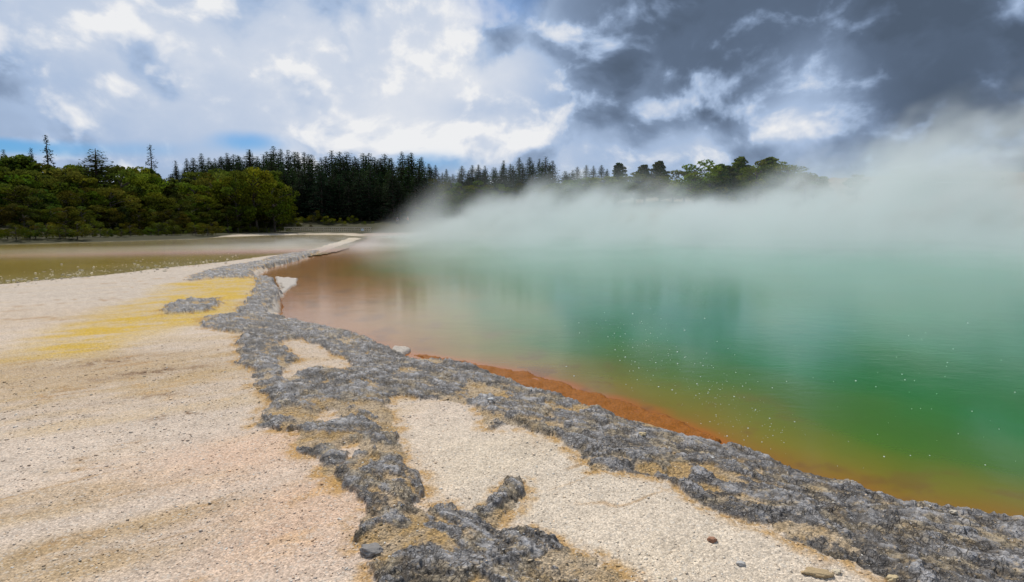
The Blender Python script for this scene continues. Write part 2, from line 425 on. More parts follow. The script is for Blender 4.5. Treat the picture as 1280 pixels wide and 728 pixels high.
def tag(o, label=None, cat=None, group=None, kind=None):
    for k, v in (('label', label), ('category', cat), ('group', group), ('kind', kind)):
        if v: o[k] = v
    return o
def sub(co, faces, keep):
    f = faces[keep]; u, inv = np.unique(f, return_inverse=True)
    return u, inv.reshape(f.shape)

# ------------------------------------------------------------------ materials of the ground
def ground_material():
    m, t, p = newmat('gravel and sinter')
    P = geo(t); c = attr(t, 'col', 'Color'); wet = attr(t, 'wet'); pln = attr(t, 'plain')
    cell = voro(t, P, 84, 'Color'); cr, cg, cb = sep(t, cell)
    d1 = voro(t, P, 84, 'Distance')
    d2 = voro(t, P, 190, 'Distance'); c2 = voro(t, P, 190, 'Color'); er, eg, eb = sep(t, c2)
    fine = noise(t, P, 240, 3, .6)
    v = (cr * .42 + .79) * (er * .30 + .85) * (fine * .5 + .75) * (1.0 - d1.ss(.35, .8) * .25)
    sc = t.nodes.new('ShaderNodeVectorMath'); sc.operation = 'SCALE'
    t.links.new(c.k, sc.inputs[0]); t.links.new(v.k, sc.inputs['Scale'])
    cc = X(t, sc.outputs[0])
    cc = mix(t, cg.ss(.82, .95) * .45 * (1.0 - pln), cc, (.52, .47, .40))
    cc = mix(t, cb.ss(.90, .98) * .3 * (1.0 - pln), cc, (.16, .115, .08))
    put(t, cc, p.inputs['Base Color'])
    h = (1.0 - d1) * (cr * .7 + .3) * .6 + (1.0 - d2) * .25 + noise(t, P, 30, 5, .6) * .5
    put(t, bump(t, h, .65, .009), p.inputs['Normal'])
    put(t, .92 - wet * .35, p.inputs['Roughness'])
    p.inputs['Specular IOR Level'].default_value = .08
    return m
def rock_material():
    m, t, p = newmat('grey sinter crust')
    P = geo(t); c = attr(t, 'col', 'Color'); s = attr(t, 'solid')
    n1 = noise(t, P, 55, 5, .65); n2 = noise(t, P, 190, 3, .6)
    cell = voro(t, P, 75, 'Color'); cr, cg, cb = sep(t, cell); d1 = voro(t, P, 75)
    v = (n1 * 1.0 + .5) * (n2 * .4 + .8)
    vg = (cr * .6 + .68) * (1.0 - d1.ss(.35, .8) * .4)
    mixv = v * s + vg * (1.0 - s)
    sc = t.nodes.new('ShaderNodeVectorMath'); sc.operation = 'SCALE'
    t.links.new(c.k, sc.inputs[0]); t.links.new(mixv.k, sc.inputs['Scale'])
    cc = X(t, sc.outputs[0])
    ck = voro(t, vec(t, *[a + (n1 - .5) * .03 for a in sep(t, P)]), 26, 'Distance', 'DISTANCE_TO_EDGE')
    ck2 = voro(t, vec(t, *[a + (n1 - .5) * .02 for a in sep(t, P)]), 60, 'Distance', 'DISTANCE_TO_EDGE')
    crack = (1.0 - ck.ss(.0, .10)) * s * noise(t, P, 7, 2).ss(.42, .56)
    crack2 = (1.0 - ck2.ss(.0, .14)) * s * noise(t, P, 11, 2).ss(.45, .58)
    tn = noise(t, P, 34, 6, .7)
    cc = mix(t, tn.ss(.56, .64) * .6, cc, (.42, .31, .18))
    cc = mix(t, noise(t, P, 46, 5, .72).ss(.58, .66) * .5, cc, (.085, .072, .062))
    cc = mix(t, noise(t, P, 62, 4, .7).ss(.60, .68) * .7 * s, cc, (.52, .50, .49))
    cc = mix(t, crack.max(crack2 * .6) * .55, cc, (.055, .045, .038))
    put(t, cc, p.inputs['Base Color'])
    h = n1 * 1.0 + n2 * .12 + (1.0 - d1) * (1.0 - s) * .5 + noise(t, P, 26, 5, .62) * 2.0 - crack * .9 - crack2 * .5
    put(t, bump(t, h, 1.0, .013), p.inputs['Normal'])
    put(t, 0.9 - s * .22, p.inputs['Roughness'])
    p.inputs['Specular IOR Level'].default_value = .35
    return m
GM, RM = ground_material(), rock_material()

# ------------------------------------------------------------------ ground sheet, out to the horizon
HALF = math.radians(45.5)
azs = np.concatenate([np.linspace(-math.pi, -HALF, 60, endpoint=False), np.linspace(-HALF, HALF, 960, endpoint=False), np.linspace(HALF, math.pi, 61)])
r15 = (CAMZ - .16) / np.linspace(.86, .106, 420)
rad = np.concatenate([[.02, .35, .8, 1.2, 1.55], r15, r15[-1] * np.geomspace(1.011, 7.6, 184), r15[-1] * 7.6 * np.geomspace(1.03, 55, 58)])
A, Rr = np.meshgrid(azs, rad)
gx = (np.sin(A) * Rr).ravel(); gy = (np.cos(A) * Rr).ravel()
nr, na = A.shape
LO = layout(gx, gy)
gz = LO['h']
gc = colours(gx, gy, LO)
idx = np.arange(nr * na).reshape(nr, na)
quads = np.stack([idx[:-1, :-1], idx[:-1, 1:], idx[1:, 1:], idx[1:, :-1]], -1).reshape(-1, 4)
co = np.stack([gx, gy, gz], 1)
isrock = (LO['crust'][quads].mean(1) > .5) & (LO['r'][quads[:, 0]] < 75)
for nm, keep, mat in (('ground', ~isrock, GM), ('rock_rim', isrock, RM)):
    u, f = sub(co, quads, keep)
    f = f[:, ::-1]
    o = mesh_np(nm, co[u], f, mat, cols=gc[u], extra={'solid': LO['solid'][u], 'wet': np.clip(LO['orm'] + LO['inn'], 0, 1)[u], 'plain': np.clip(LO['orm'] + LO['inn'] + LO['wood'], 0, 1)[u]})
    tag(o, kind='structure')
print('terrain', round(time.time() - _T0, 1))

# ------------------------------------------------------------------ water
def water_grid(d, reach, z, step=3):
    ii = np.arange(0, nr, step); jj = np.arange(0, na, step)
    I, J = np.meshgrid(ii, jj, indexing='ij'); v = idx[I, J]
    n1, n2 = v.shape; k = np.arange(n1 * n2).reshape(n1, n2)
    q = np.stack([k[:-1, :-1], k[1:, :-1], k[1:, 1:], k[:-1, 1:]], -1).reshape(-1, 4)
    vv = v.ravel(); dd = d[vv]
    keep = (dd[q] < reach).any(1)
    u, f = sub(None, q, keep)
    x, y = gx[vv][u], gy[vv][u]
    return np.stack([x, y, np.full(len(x), z)], 1), f, vv[u]
co_w, f_w, vi = water_grid(LO['dp'], .35, 0.0, 2)
x, y = co_w[:, 0], co_w[:, 1]
s = np.clip(-sdf(POOL, x, y), 0, 60)
wid = .55 + .55 * sst(y, 3, 7) + 1.5 * sst(y, 7, 12) * sst(-x, -1.5, 3.0) + .5 * sst(y, 8, 14)
q = s / wid * (1 + .25 * fbm(x, y, .5, 3, 200)) + .10 * fbm(x, y, 1.5, 3, 210)
stops = [(0.0, (.27, .085, .006)), (.45, (.22, .098, .005)), (1.1, (.145, .125, .004)), (1.9, (.055, .118, .004)), (3.2, (.012, .122, .011)), (5.5, (.002, .140, .040)), (12, (.002, .175, .080)), (30, (.012, .19, .125))]
wc = np.stack([np.interp(q, [a for a, _ in stops], [b[i] for _, b in stops]) for i in range(3)], 1)
redd = sst(-x, .6, 4.2) * sst(y, 7.5, 10) * sst(q, 1.7, .3)
wc = cmix(wc, (.30, .135, .030), redd * np.clip(.75 + .6 * fbm(x, y, .9, 3, 215), 0, 1))
wc = cmix(wc, (.30, .088, .004), sst(sdf(ORA, x, y) + .10 * fbm(x, y, 3, 3, 216), .22, -.05) * .9)
wc = cmix(wc, (.13, .06, .012), sst(fbm(x, y, 1.7, 5, 217, .6), .08, .35) * sst(q, 2.2, .6) * .55)
wc = wc * (1 + .12 * fbm(x, y, .8, 4, 220))[:, None]
def water_material(name, ripple, sc_, rough, bs):
    m, t, p = newmat(name)
    c = attr(t, 'col', 'Color'); P = geo(t)
    px_, py_, pz_ = sep(t, P)
    put(t, c, p.inputs['Base Color'])
    p.inputs['Roughness'].default_value = rough
    p.inputs['IOR'].default_value = 1.333
    a = noise(t, vec(t, px_ * .7, py_, pz_), sc_, 4, .6, .6); b = noise(t, vec(t, px_ * .6, py_, pz_), sc_ * 4.3, 3, .55)
    put(t, bump(t, a + b * .35, bs, ripple), p.inputs['Normal'])
    return m
WM = water_material('turbid green spring water', .010, 3.0, .12, .22)
tag(mesh_np('pool_water', co_w, f_w, WM, cols=wc), kind='structure')
co_l, f_l, vi = water_grid(LO['dl'], 2.2, LAGZ, 3)
x, y = co_l[:, 0], co_l[:, 1]
lc = np.tile(np.array((.30, .205, .026)), (len(x), 1))
lc = cmix(lc, (.165, .112, .010), sst(y, 30, 52))
lc = cmix(lc, (.30, .225, .07), sst(sdf(LAG, x, y), -4, -.5) * sst(-y, -45, -30) * .7)
pb = np.exp(-.5 * ((y - (36.5 + .36 * (x + 15))) / 2.6) ** 2) * sst(x, -38, -16)
lc = cmix(lc, (.45, .25, .16), np.clip(pb * 1.1, 0, 1))
lc = lc * (1 + .25 * fbm(x * .3, y, .4, 4, 230))[:, None]
LM = water_material('shallow ochre water', .012, 2.2, .12, .3)
tag(mesh_np('lagoon_water', co_l, f_l, LM, cols=lc), kind='structure')

# ------------------------------------------------------------------ trees
def leaf_material(name, trans, var):
    m, t, p = newmat(name)
    c = attr(t, 'col', 'Color')
    oi = t.nodes.new('ShaderNodeObjectInfo'); rnd = X(t, oi.outputs['Random']); oc = X(t, oi.outputs['Color'])
    P = geo(t)
    v = (noise(t, P, 1.1, 3, .6) * .9 + .55) * (rnd * var + 1 - var * .5)
    c2 = mix(t, 1.0, c, oc, 'MULTIPLY')
    sc = t.nodes.new('ShaderNodeVectorMath'); sc.operation = 'SCALE'
    t.links.new(c2.k, sc.inputs[0]); t.links.new(v.k, sc.inputs['Scale'])
    cc = X(t, sc.outputs[0])
    dif = t.nodes.new('ShaderNodeBsdfDiffuse'); tr = t.nodes.new('ShaderNodeBsdfTranslucent'); ms = t.nodes.new('ShaderNodeMixShader')
    put(t, cc, dif.inputs[0]); put(t, cc, tr.inputs[0]); ms.inputs[0].default_value = trans
    t.links.new(dif.outputs[0], ms.inputs[1]); t.links.new(tr.outputs[0], ms.inputs[2])
    t.links.new(ms.outputs[0], t.nodes['Material Output'].inputs['Surface'])
    t.nodes.remove(p)
    return m
def bark_material():
    m, t, p = newmat('bark'); P = geo(t); a, b, c = sep(t, P)
    n = noise(t, vec(t, a, b, c * .25), 14, 5, .6)
    put(t, ramp(t, n, [(.3, (.035, .025, .018)), (.7, (.11, .085, .062))]), p.inputs['Base Color'])
    put(t, bump(t, n, .8, .02), p.inputs['Normal']); p.inputs['Roughness'].default_value = .95
    return m
LEAF = leaf_material('broad foliage', .35, .5); NEEDLE = leaf_material('conifer needles', .25, .4); BARK = bark_material()

def tube(pts, radii, n=7):
    V = []; Q = []
    pts = [Vector(p) for p in pts]
    for i, p in enumerate(pts):
        d = (pts[min(i + 1, len(pts) - 1)] - pts[max(i - 1, 0)]).normalized()
        a = d.orthogonal().normalized(); b = d.cross(a)
        for k in range(n):
            w = 2 * math.pi * k / n
            V.append(p + (a * math.cos(w) + b * math.sin(w)) * radii[i])
    for i in range(len(pts) - 1):
        for k in range(n):
            Q.append((i * n + k, i * n + (k + 1) % n, (i + 1) * n + (k + 1) % n, (i + 1) * n + k))
    return V, Q
def join_tubes(tubes):
    V = []; Q = []
    for v, q in tubes:
        b = len(V); V += [tuple(p) for p in v]; Q += [tuple(i + b for i in f) for f in q]
    return np.array(V), np.array(Q)
def leaf_quads(pos, nrm, size, r, elong=1.5):
    """Small bent leaf sprays: one quad each, facing roughly along nrm."""
    n = len(pos)
    nrm = nrm + r.normal(0, .55, (n, 3)); nrm /= np.linalg.norm(nrm, axis=1)[:, None] + 1e-9
    a = np.cross(nrm, r.normal(0, 1, (n, 3))); a /= np.linalg.norm(a, axis=1)[:, None] + 1e-9
    b = np.cross(nrm, a)
    a = a * (size * elong * .5)[:, None]; b = b * (size * .5)[:, None]
    k = r.uniform(.55, 1.1, (n, 4, 1))
    V = np.stack([pos - a * k[:, 0], pos - b * k[:, 1], pos + a * k[:, 2], pos + b * k[:, 3]], 1)
    return V.reshape(-1, 3), np.arange(n * 4).reshape(n, 4)

def broad_tree(seed, kind='kanuka'):
    """Unit tree of height 1: trunk with limbs, crown of leaf sprays gathered in clumps."""
    r = np.random.default_rng(seed)
    tubes = []; ends = []
    th = .30 if kind != 'pine' else .5
    lean = r.normal(0, .03, 2)
    tubes.append(tube([(0, 0, -.05), (lean[0] * .4, lean[1] * .4, th * .5), (lean[0], lean[1], th), (lean[0] * 1.5, lean[1] * 1.5, .80)], [.032, .024, .019, .006]))
    nl = {'kanuka': 28, 'pine': 48, 'shrub': 15}[kind]
    wd = {'kanuka': .42, 'pine': .30, 'shrub': .62}[kind]
    clumps = []
    for i in range(nl):
        a = i * 2.4 + r.uniform(-.5, .5)
        z = {'kanuka': r.uniform(.20, .93), 'pine': .16 + .80 * (i + r.uniform(.1, .9)) / nl, 'shrub': r.uniform(.12, .88)}[kind]
        if kind == 'pine': prof = wd * (1.03 - z) ** .75 * 1.2
        elif kind == 'kanuka': prof = wd * math.sqrt(max(.05, 1 - ((z - .48) / .50) ** 2))
        else: prof = wd * math.sqrt(max(.05, 1 - ((z - .30) / .64) ** 2))
        rr = prof * r.uniform(.45, 1.0)
        c = np.array((math.cos(a) * rr, math.sin(a) * rr, z))
        s_ = r.uniform(.085, .15) * (1.25 if kind == 'shrub' else 1) * (1.15 - .35 * z) * (.88 - .40 * z if kind == 'pine' else 1)
        clumps.append((c, s_))
        st = np.array((lean[0], lean[1], max(.1, min(z - .12, .78)))) 
        mid = (st + c) / 2 + np.array((0, 0, .02))
        tubes.append(tube([st, mid, c], [.010, .007, .003], 5))
    tv, tq = join_tubes(tubes)
    P = []; N = []; S = []; C = []
    for c, s_ in clumps:
        k = int({'kanuka': 125, 'pine': 120, 'shrub': 110}[kind])
        d = r.normal(0, 1, (k, 3)); d /= np.linalg.norm(d, axis=1)[:, None]
        rad_ = r.uniform(.55, 1.08, k) ** .6
        sq = np.array((1.25, 1.25, .62 if kind != 'shrub' else .75))
        p = c + d * rad_[:, None] * s_ * sq
        P.append(p); N.append(d * np.array((.8, .8, 1.2))); S.append(r.uniform(.022, .045, k) * (1.3 if kind == 'shrub' else 1))
        base = np.array((.085, .105, .014)) if kind != 'pine' else np.array((.062, .088, .020))
        C.append(np.tile(base * r.uniform(.62, 1.3) * np.array((r.uniform(.85, 1.25), 1, r.uniform(.7, 1.3))), (k, 1)) * r.uniform(.7, 1.3, (k, 1)))
    V, Q = leaf_quads(np.concatenate(P), np.concatenate(N), np.concatenate(S), r)
    return (tv, tq), (V, Q, np.repeat(np.concatenate(C), 4, 0))

def conifer(seed, slim=1.0, sparse=1.0):
    r = np.random.default_rng(seed)
    tubes = [tube([(0, 0, -.03), (0, 0, .4), (r.normal(0, .004), r.normal(0, .004), .75), (0, 0, .995)], [.016, .012, .007, .001])]
    P = []; N = []; S = []; C = []
    z = .10
    while z < .985:
        ln = .25 * slim * (1 - z) ** .92 * r.uniform(.80, 1.15) + .012
        nb = int(r.integers(6, 9)) if z < .9 else 5
        a0 = r.uniform(0, 6.28)
        for k in range(nb):
            if r.random() > sparse and z < .9: continue
            a = a0 + 6.283 * k / nb + r.uniform(-.3, .3); l = ln * r.uniform(.65, 1.18)
            up = r.uniform(.05, .35) if z > .6 else r.uniform(-.35, .12)
            d = np.array((math.cos(a), math.sin(a), up))
            if l > .05: tubes.append(tube([(0, 0, z), tuple(np.array((0, 0, z)) + d * l * .8)], [.0028, .001], 4))
            m = max(4, int(l * 90))
            q = r.uniform(.18, 1.0, m) ** .8
            p = np.array((0, 0, z)) + d[None] * (q * l)[:, None] + np.stack([r.normal(0, .010, m), r.normal(0, .010, m), -q * q * l * .16 + r.normal(0, .005, m)], 1)
            P.append(p); N.append(np.tile((d[0] * .5, d[1] * .5, .9), (m, 1))); S.append(r.uniform(.012, .026, m) * (1.15 - .5 * q) * min(1, .62 + 1.6 * (1 - z)))
            C.append(np.tile(np.array((.030, .047, .022)) * r.uniform(.7, 1.4), (m, 1)))
        z += r.uniform(.020, .034) * (1 - .35 * z)
    tv, tq = join_tubes(tubes)
    V, Q = leaf_quads(np.concatenate(P), np.concatenate(N), np.concatenate(S), r, 1.7)
    return (tv, tq), (V, Q, np.repeat(np.concatenate(C), 4, 0))

PROTO = {}
def proto(name, kind, data, lm):
    (tv, tq), (V, Q, C) = data
    a = mesh_np('trunk', tv, tq, BARK); b = mesh_np('crown', V, Q, lm, cols=C, smooth=False)
    PROTO.setdefault(kind, []).append((a.data, b.data))
    bpy.data.objects.remove(a); bpy.data.objects.remove(b)
for i in range(7): proto('tree', 'kanuka', broad_tree(100 + i, 'kanuka'), LEAF)
for i in range(5): proto('tree', 'shrub', broad_tree(200 + i, 'shrub'), LEAF)
for i in range(5): proto('tree', 'pine', broad_tree(300 + i, 'pine'), LEAF)
for i in range(8): proto('tree', 'conifer', conifer(400 + i, 1.0 + .12 * (i % 3)), NEEDLE)
for i in range(3): proto('tree', 'spar', conifer(500 + i, .85, .62), NEEDLE)
def tree(kind, name, x, y, height, label, cat, group=None, tint=(1, 1, 1), wide=1.0, which=None, sink=.0):
    md = PROTO[kind][random.randrange(len(PROTO[kind])) if which is None else which]
    e = bpy.data.objects.new(name, None); COL.objects.link(e)
    e.empty_display_size = .5
    e.location = (x, y, ground_z(x, y) - sink); e.rotation_euler = (0, 0, random.uniform(0, 6.28))
    e.scale = (height * wide, height * wide, height)
    tag(e, label, cat, group)
    for nm, d in (('trunk', md[0]), ('crown', md[1])):
        c = bpy.data.objects.new(nm, d); COL.objects.link(c); c.parent = e
        c.color = (*[q * random.uniform(.88, 1.12) for q in tint], 1)
    return e
def tree_at(kind, name, px, ytop, D, label, cat, group=None, **k):
    x, y, z = AT(px, ytop, D)
    return tree(kind, name, x, y, max(.6, z - ground_z(x, y)), label, cat, group, **k)
def interp(px, pts): return float(np.interp(px, [p[0] for p in pts], [p[1] for p in pts]))
SHORE = [(-160, 47), (0, 54), (100, 60), (215, 72), (285, 86), (350, 100), (465, 112), (560, 118)]
BUSHTOP = [(-120, 196), (0, 192), (30, 196), (57, 203), (90, 198), (150, 202), (180, 200), (205, 214), (225, 222), (260, 212), (300, 207), (335, 210), (352, 238), (372, 262), (450, 268)]
# front shrubs along the lagoon's far shore
G_SH = 'shrubs along the far shore of the lagoon'
for i in range(46):
    px = -70 + i * 9.6 + random.uniform(-3, 3)
    D = interp(px, SHORE) + random.uniform(-3.6, -.4) * (1 if px < 270 else -1)
    top = 301 - (30 if px < 300 else 26) * random.uniform(.55, 1.15) * (54 / interp(px, SHORE)) ** .35
    tint = random.choice([(.75, .8, .8), (.95, .85, .7), (.7, .75, .7), (1.0, 1.0, .9)])
    tree_at('shrub', 'shrub', px, top, D, 'rounded dark green shrub rooted along the far shore of the ochre lagoon', 'shrub', G_SH, tint=tint)
# middle and back of the bush
G_BU = 'broadleaf trees of the bush behind the lagoon'
ROWLB = ('low dark olive tree in the front rank of the bush by the ochre lagoon', 'mid height olive tree in the second rank of the bush by the ochre lagoon', 'light green tree in the upper rank of the bush by the ochre lagoon', 'green tree on the skyline of the bush by the ochre lagoon')
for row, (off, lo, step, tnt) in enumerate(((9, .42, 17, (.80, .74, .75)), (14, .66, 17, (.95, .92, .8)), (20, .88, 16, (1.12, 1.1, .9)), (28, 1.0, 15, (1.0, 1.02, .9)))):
    px = -90 + row * 5
    while px < (352 if row > 1 else 392):
        if not (row >= 2 and 108 < px < 134):
            D = interp(px, SHORE) + off + random.uniform(-2, 2)
            base = interp(px, [(0, 299), (215, 296), (350, 292), (450, 291)])
            top = base - (base - interp(px, BUSHTOP)) * lo * random.uniform(.90, 1.04)
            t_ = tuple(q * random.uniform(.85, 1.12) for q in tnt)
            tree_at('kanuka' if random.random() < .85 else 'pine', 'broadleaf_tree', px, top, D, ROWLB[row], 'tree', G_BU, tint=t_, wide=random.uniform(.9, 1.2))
        px += step * random.uniform(.75, 1.25)
tree_at('kanuka', 'broadleaf_tree', 318, 207, 100, 'bright yellow green spreading tree at the bush edge against the dark conifers', 'tree', tint=(1.4, 1.3, .8), wide=.78, which=1)
tree_at('kanuka', 'broadleaf_tree', 293, 212, 97, 'light green spreading tree just left of the brightest tree at the bush edge', 'tree', tint=(1.25, 1.2, .8), wide=.8, which=3)
tree_at('kanuka', 'broadleaf_tree', 341, 222, 102, 'rounded green tree at the right end of the bush, touching the dark conifers', 'tree', tint=(1.1, 1.05, .8), wide=.85, which=5)
tree_at('kanuka', 'broadleaf_tree', 268, 214, 99, 'green tree at the bush edge, second to the left of the brightest one', 'tree', tint=(1.1, 1.05, .8), wide=.8, which=6)
tree_at('conifer', 'pine_tree', 119, 185, 84, 'broad pointed green pine rising over the bush between two spiky conifers', 'pine tree', tint=(2.0, 1.9, .8), wide=2.3, which=2)
tree_at('spar', 'conifer', 57, 168, 98, 'tallest dark spiky conifer, alone above the bush at left', 'conifer', tint=(.75, .85, .95), wide=1.05, which=0)
tree_at('spar', 'conifer', 187, 179, 104, 'slender open branched conifer standing clear of the bush right of the broad pine', 'conifer', tint=(.75, .85, .95), which=1)
tree_at('spar', 'conifer', 219, 200, 108, 'small dark conifer tip in the dip between bush and plantation', 'conifer', tint=(.75, .85, .95), which=2)
for px, top, w in ((4, 186, 'at the left end of'), (38, 184, 'beside the tallest spiky conifer on')):
    tree_at('conifer', 'conifer', px, top, 100, 'short dark conifer ' + w + ' the bush skyline', 'conifer', tint=(.8, .9, .9))
# the conifer plantation
G_CO = 'dark conifers of the plantation'
CONTOP = [(205, 218), (232, 202), (248, 194), (290, 190), (350, 187), (400, 191), (450, 192), (500, 191), (520, 193), (532, 206), (560, 212), (600, 210), (625, 204), (640, 198), (665, 199), (690, 202), (712, 208)]
for row, (D0, extra, step) in enumerate(((134, 16, 12.5), (144, 5, 11.5), (155, -1, 10.5))):
    px = 212 + row * 4
    while px < 700:
        Dd = D0 + random.uniform(-4, 4) + (22 if px > 530 else 0)
        if not (row == 0 and px > 530):
            tree_at('conifer', 'conifer', px, interp(px, CONTOP) + extra + random.choice((0, 1, 3, 5, 8)) - random.uniform(0, 5), Dd, 'tall narrow dark green conifer packed among others in the plantation', 'conifer', G_CO, wide=random.uniform(1.3, 2.0), tint=random.choice(((.9, 1.05, .8), (1.1, 1.2, .85), (.8, .9, .8))))
        px += step * random.uniform(.7, 1.3)
for px in list(range(215, 545, 13)) + list(range(548, 720, 12)):
    tree_at('conifer', 'conifer', px + random.uniform(-5, 5), 222 + random.uniform(-10, 10), (127 if px < 546 else 150) + random.uniform(-2, 2), 'tall narrow dark green conifer packed among others in the plantation', 'conifer', G_CO, wide=2.0, tint=(.7, .75, .7))
# shrubs by the fence
G_FS = 'low shrubs behind the boardwalk fence'
for px, top, D, tn in ((372, 268, 116, (1.3, 1.15, .7)), (392, 262, 120, (1.0, .8, .6)), (410, 268, 118, (1.4, 1.2, .7)), (428, 272, 118, (1.3, 1.2, .7)), (440, 268, 121, (1.1, .95, .6)), (352, 262, 114, (1.2, 1.1, .7)), (455, 276, 119, (1.2, 1.1, .7)), (334, 270, 112, (1, 1, .7)), (466, 279, 120, (.9, 1, .7))):
    tree_at('shrub', 'shrub', px, top, D, 'low yellow green shrub behind the boardwalk fence', 'shrub', G_FS, tint=tn)
tree_at('shrub', 'shrub', 505, 262, 126, 'broad olive brown shrub behind the two people on the far bank', 'shrub', tint=(1.15, .8, .6), wide=1.0)
tree_at('shrub', 'shrub', 487, 272, 124, 'smaller olive shrub left of the broad brown one on the far bank', 'shrub', tint=(1.0, .85, .6))
G_EB = 'green trees at the right end of the plantation'
for px, top, D in ((538, 248, 128), (525, 258, 126), (555, 236, 132), (545, 222, 140), (575, 228, 140), (600, 226, 142), (625, 230, 142), (650, 228, 140), (560, 262, 124), (680, 232, 138), (590, 262, 122), (620, 262, 122), (650, 266, 122)):
    tree_at('kanuka', 'broadleaf_tree', px, top, D, 'mid green tree below the plantation where the steam begins', 'tree', G_EB, tint=(.85, .9, .7), wide=1.2)
# trees on the ridge seen through and above the steam
G_RC = 'conifers on the ridge above the steam'
for px, top in ((708, 216), (722, 208), (733, 206), (742, 207), (752, 206), (716, 212), (759, 211)):
    tree_at('conifer', 'conifer', px, top, 165 + random.uniform(-5, 5), 'narrow conifer tip showing above the middle of the steam', 'conifer', G_RC, wide=1.8, tint=(.8, .9, .85))
for px, top, D, lb in ((774, 203, 150, 'rounded green pine alone above the middle of the steam'), (805, 205, 150, 'left one of a close pair of pines above the steam'), (824, 200, 150, 'taller right one of a close pair of pines above the steam')):
    tree_at('pine', 'pine_tree', px, top, D, lb, 'pine tree', tint=(.85, .9, .8), wide=1.2)
G_RP = 'pines standing in the gap of the steam'
for px, top in ((872, 200), (888, 214), (900, 204), (912, 206), (936, 206), (948, 200), (980, 202), (992, 212), (884, 232), (908, 236), (868, 238), (935, 226), (1008, 214)):
    tree_at(random.choice(('pine', 'kanuka', 'kanuka')), 'pine_tree', px, top, 124 + random.uniform(-6, 6), 'bushy green pine in the clump showing through a gap in the steam', 'pine tree', G_RP, tint=(1.5, 1.5, 1.0), wide=random.uniform(1.1, 1.5))
tree_at('pine', 'pine_tree', 926, 195, 126, 'tallest pine with a tiered crown in the clump showing through the steam', 'pine tree', tint=(1.5, 1.5, 1.0), wide=1.2, which=1)
tree_at('pine', 'pine_tree', 962, 195, 124, 'flat topped pine at the right of the clump showing through the steam', 'pine tree', tint=(1.5, 1.5, 1.0), wide=1.4, which=3)
G_RU = 'low trees under the pines on the ridge'
for px in range(690, 1020, 17):
    tree_at('kanuka', 'broadleaf_tree', px + random.uniform(-6, 6), interp(px, [(690, 220), (760, 214), (850, 216), (880, 212), (1000, 214)]) + random.uniform(-5, 12), 132 + random.uniform(-6, 6), 'low green tree under the pines on the ridge behind the steam', 'tree', G_RU, tint=(1.3, 1.3, .85), wide=1.4)
G_RB = 'trees dimmed by the steam on the far bank'
for i in range(14):
    tree_at('kanuka', 'broadleaf_tree', 1020 + i * 24 + random.uniform(-8, 8), 225 + random.uniform(-16, 12), 128 + random.uniform(-6, 6), 'tree almost lost in the thick steam on the far bank', 'tree', G_RB, tint=(.9, .9, .8), wide=1.2)
print('trees', round(time.time() - _T0, 1))

# ------------------------------------------------------------------ boardwalk fence, sign
def plain(name, col, rough=.8, grain=20, amp=.25):
    m, t, p = newmat(name); P = geo(t)
    n = noise(t, P, grain, 4, .6)
    put(t, mix(t, n, tuple(c * (1 - amp) for c in col), tuple(min(1, c * (1 + amp)) for c in col)), p.inputs['Base Color'])
    put(t, bump(t, n, .4, .01), p.inputs['Normal']); p.inputs['Roughness'].default_value = rough
    return m
def box_mesh(name, sx, sy, sz, mat, bev=.01):
    bm = bmesh.new(); bmesh.ops.create_cube(bm, size=1)
    bmesh.ops.scale(bm, vec=(sx, sy, sz), verts=bm.verts)
    bmesh.ops.bevel(bm, geom=bm.edges[:], offset=bev, segments=1, affect='EDGES')
    me = bpy.data.meshes.new(name); bm.to_mesh(me); bm.free(); me.materials.append(mat)
    return me
def child(name, me, parent, loc, rot=(0, 0, 0)):
    o = bpy.data.objects.new(name, me); COL.objects.link(o); o.parent = parent; o.location = loc; o.rotation_euler = rot
    return o
WOOD = plain('weathered timber', (.56, .46, .34), .85, 9)
DF = 108.0
a = AT(356, 285, DF); b = AT(463, 285, DF)
fence = bpy.data.objects.new('boardwalk_fence', None); COL.objects.link(fence)
fx0, fx1 = a[0], b[0]; fl = fx1 - fx0; fz = 1.15
zg = [ground_z(fx0 + fl * k / 11, DF) for k in range(12)]
ZT = a[2]                       # level of the top rail
fence.location = (fx0, DF, min(zg))
tag(fence, 'low weathered timber fence of posts and rails on the pale far shore', 'fence')
z0 = min(zg)
pm = {}
for k in range(12):
    hgt = ZT - zg[k] + .15
    child('post', box_mesh('post', .13, .13, hgt, WOOD), fence, (fl * k / 11, 0, zg[k] - .15 + hgt / 2 - z0))
for nm, zz, th in (('top_rail', ZT + .05, .16), ('rail', ZT - .38, .12), ('rail', ZT - .75, .12)):
    child(nm, box_mesh(nm, fl + .3, .14 if nm == 'top_rail' else .06, th, WOOD), fence, (fl / 2, 0 if nm == 'top_rail' else -.10, zz - z0))
bal = box_mesh('baluster', .07, .04, 1.0, WOOD, .005)
for k in range(11):
    for j in (1, 2, 3):
        child('baluster', bal, fence, (fl * (k + j / 4) / 11, .06, ZT - .48 - z0))
sx, sy, sz = AT(453, 288, DF - .2)
sg = bpy.data.objects.new('sign', None); COL.objects.link(sg); sg.location = (sx, DF - .19, ZT - .38)
tag(sg, 'small white notice board fixed near the right end of the fence', 'sign')
child('board', box_mesh('board', .55, .03, .42, plain('white painted board', (.78, .77, .74), .5, 6, .05)), sg, (0, 0, 0))
child('frame', box_mesh('frame', .61, .03, .48, WOOD), sg, (0, .025, 0))

